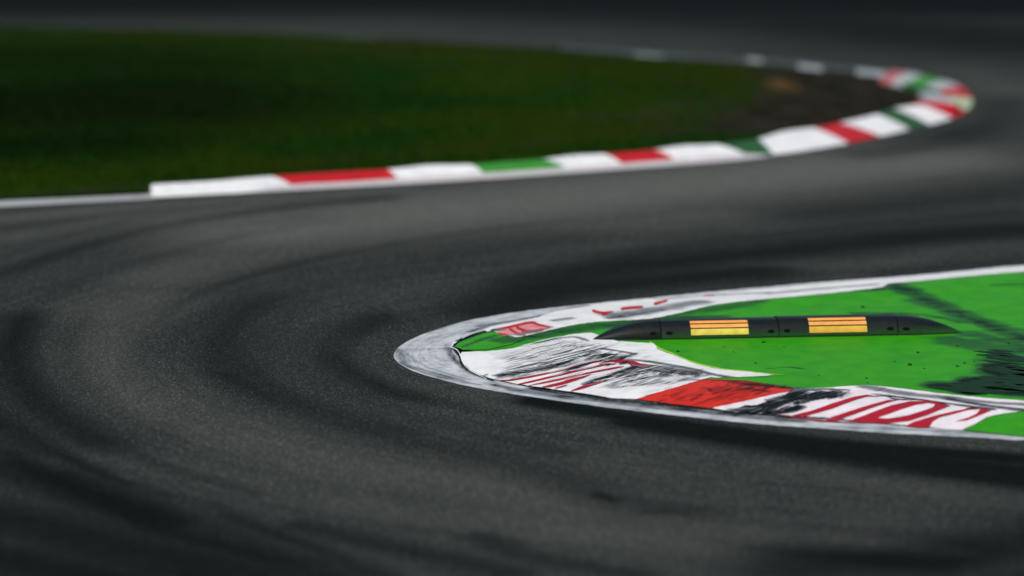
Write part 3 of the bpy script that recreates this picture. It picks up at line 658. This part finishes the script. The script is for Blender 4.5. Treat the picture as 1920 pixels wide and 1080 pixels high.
# painted edge line in front of it, running on along the grass to the left
def ribbon(name, up, dn, mat, z=.004, kind='structure', rub=None):
    A = unz(catmull(up, 6)); B = unz(catmull(dn, 6)); n = len(A); V = []; F_ = []
    for i in range(n):
        for k in range(4): V.append((*(A[i] + (B[i] - A[i]) * k / 3), z))
    for i in range(n - 1):
        for k in range(3): F_.append((i * 4 + k, i * 4 + k + 1, (i + 1) * 4 + k + 1, (i + 1) * 4 + k))
    o = obj(name, V, F_, mat); P = np.array(V)[:, :2]; L = unz(catmull(dn, 6)); d, s, _ = polydist(P, L)
    set_vec(o, 'flow', np.stack([s, d], 1)); set_attr(o, 'rub', np.zeros(len(V)) if rub is None else rub(P)); return tag(o, kind=kind)
M['wline'] = paint_mat('worn_line_paint', (.40, .43, .43), (.16, .18, .19), .1, (.5, 6))
M['pline'] = paint_mat('worn_kerb_line_paint', (.60, .58, .59), (.3, .3, .3), .1, (.5, 6))
M['fline'] = paint_mat('faded_line_paint', (.050, .058, .062), (.025, .03, .034), .1, (.15, 2))
dn = [(-900, 433), (-300, 402), (0, 388), (150, 380), (285, 373)]; ribbon('road_marking', [(x, y - 11) for x, y in dn], dn, M['wline'], .005)
dn = [(285, 371), (545, 357), (745, 346), (905, 336), (1060, 325), (1265, 310), (1395, 299), (1450, 291)]; ribbon('road_marking', [(x, y - 12) for x, y in dn], dn, M['pline'], .005)
dn = [(1672, 134), (1600, 126), (1500, 116), (1350, 106), (1200, 96), (1050, 84)]; ribbon('road_marking', [(x, y + 9) for x, y in dn], dn, M['fline'], .005)
M['patch'] = paint_mat('faded_kerb_block', (.34, .38, .38), (.12, .14, .14), 0, (.3, 3))
M['gpatch'] = paint_mat('faded_green_kerb_block', (.085, .12, .08), (.04, .06, .04), 0, (.3, 3))
for x0, x1, y, t, mt in [(1496, 1542, 126, 12, 'patch'), (1606, 1660, 134, 9, 'patch'), (1190, 1245, 104, 7, 'patch'), (250, 400, 58, 9, 'gpatch'), (650, 710, 71, 5, 'gpatch'), (1255, 1290, 109, 4, 'gpatch'), (1400, 1430, 112, 5, 'patch')]:
    sl_ = (x1 - x0) * .09
    ribbon('road_marking', [(x0, y + t), (x1, y + t + sl_)], [(x0, y - t * .3), (x1, y - t * .3 + sl_)], M[mt], .03)

# ------------------------------------------------------------------ grass verge
inner = [tuple(p) for p in proj(np.c_[sec[:, 2:4], np.full(len(sec), KZ - .05)])]
VP = [(-900, 425), (-300, 393), (0, 377), (150, 371), (279, 365)] + inner + [(1640, 146), (1550, 138), (1450, 126), (1350, 118), (1200, 108), (1050, 95), (900, 86), (700, 76), (500, 66), (300, 58), (0, 52), (-900, 40)]
out = rough_edge(np.array(VP), 0, 12); W2 = unz(out); W2 = W2[np.r_[True, (np.abs(np.diff(W2, axis=0)).sum(1) > 1e-3)]]
lo_, hi_2 = W2.min(0), W2.max(0)
gx, gy = np.meshgrid(np.arange(lo_[0], hi_2[0], .5), np.arange(lo_[1], hi_2[1], .5)); Q = np.c_[gx.ravel(), gy.ravel()]; Q = Q[inside(Q, W2)]
r = delaunay_2d_cdt([Vector(p) for p in W2] + [Vector(p) for p in Q], [], [list(range(len(W2)))], 1, 1e-5)
V2 = np.array([(v.x, v.y) for v in r[0]]); db = polydist(V2, np.vstack([W2, W2[:1]]))[0]
BARE = [([(1500, 148), (1700, 160)], 1.3, 1.0), ([(1490, 168), (1720, 178)], 1.3, 1.0), ([(1490, 190), (1690, 196)], 1.3, 1.0), ([(1480, 208), (1620, 212)], 1.1, 1.0), ([(1120, 232), (1280, 226), (1420, 214)], 1.4, .54),
        ([(1430, 226), (1540, 228)], 1.1, .9), ([(1370, 240), (1500, 240)], 1.0, .8), ([(1240, 253), (1420, 254)], .8, .62), ([(1120, 268), (1300, 262)], .5, .45), ([(880, 290), (1100, 270), (1300, 247)], .8, .46), ([(1250, 212), (1450, 190)], 1.6, .5), ([(1460, 140), (1640, 147)], 1.2, .9), ([(0, 372), (280, 355)], .5, .6)]
VIGNETTE = [([(-600, 230), (0, 210), (200, 200)], 7, 1.0), ([(-600, 300), (0, 285), (160, 280)], 3.5, .8), ([(-600, 120), (0, 120), (250, 130)], 8, .7)]  # vignette darkening painted into the grass at the left
OLIVE = [([(700, 95), (1000, 112), (1250, 135), (1400, 165)], 4.5, .75), ([(500, 318), (800, 295), (1050, 270), (1250, 240)], 1.2, .7), ([(200, 335), (500, 325)], .8, .5), ([(1000, 150), (1200, 200), (1000, 240)], 2.5, .35), ([(0, 70), (300, 75), (600, 85)], 5, .35)]
def relief(P, d): return .05 + .10 * smooth(d / 3) + .05 * np.sin(P[:, 0] * .7 + np.sin(P[:, 1] * .4)) * np.sin(P[:, 1] * .5) * smooth(d / 3)
bare = stroke_field(V2, BARE)
F_ = [f if (V2[f[1]][0] - V2[f[0]][0]) * (V2[f[2]][1] - V2[f[0]][1]) - (V2[f[1]][1] - V2[f[0]][1]) * (V2[f[2]][0] - V2[f[0]][0]) > 0 else f[::-1] for f in r[2]]
vg = tag(obj('grass_verge_ground', np.c_[V2, relief(V2, db)], F_, M['verge'], None, True), kind='structure')
set_attr(vg, 'bare', bare); set_attr(vg, 'vignette', stroke_field(V2, VIGNETTE)); set_attr(vg, 'olive', stroke_field(V2, OLIVE)); set_attr(vg, 'straw', stroke_field(V2, [([(1452, 158), (1466, 172), (1458, 184)], .17, .5)]))
# grass blades
rs = np.random.RandomState(3); N = 90000
px = np.c_[rs.uniform(-200, 1700, N), rs.uniform(45, 400, N)]; B = unz(px); B = B[inside(B, W2)]
bb = stroke_field(B, BARE); B = B[bb + rs.uniform(-.2, .2, len(B)) < .5]
dB = polydist(B, np.vstack([W2, W2[:1]]))[0]; zB = relief(B, dB) - .02; n = len(B)
an = rs.uniform(0, math.pi, n); hB = rs.uniform(.05, .13, n) * (1 - .4 * (dB < .3)); wB = rs.uniform(.012, .03, n); ln = rs.uniform(-.05, .05, (n, 2))
V3 = np.empty((n, 3, 3)); dx, dy = np.cos(an) * wB, np.sin(an) * wB
V3[:, 0] = np.c_[B[:, 0] - dx, B[:, 1] - dy, zB]; V3[:, 1] = np.c_[B[:, 0] + dx, B[:, 1] + dy, zB]; V3[:, 2] = np.c_[B[:, 0] + ln[:, 0], B[:, 1] + ln[:, 1], zB + hB]
gr = bpy.data.meshes.new('grass'); gr.vertices.add(3 * n); gr.vertices.foreach_set('co', V3.ravel()); gr.loops.add(3 * n); gr.loops.foreach_set('vertex_index', np.arange(3 * n, dtype=np.int32))
gr.polygons.add(n); gr.polygons.foreach_set('loop_start', np.arange(0, 3 * n, 3, dtype=np.int32)); gr.polygons.foreach_set('loop_total', np.full(n, 3, np.int32)); gr.update(); gr.materials.append(M['blade'])
go = bpy.data.objects.new('grass', gr); COL.objects.link(go); tag(go, 'dark green mown grass inside the bend', 'grass', kind='stuff')

for nm_, st_ in (('vignette', VIGNETTE), ('olive', OLIVE)): set_attr(go, nm_, np.repeat(stroke_field(B, st_), 3))
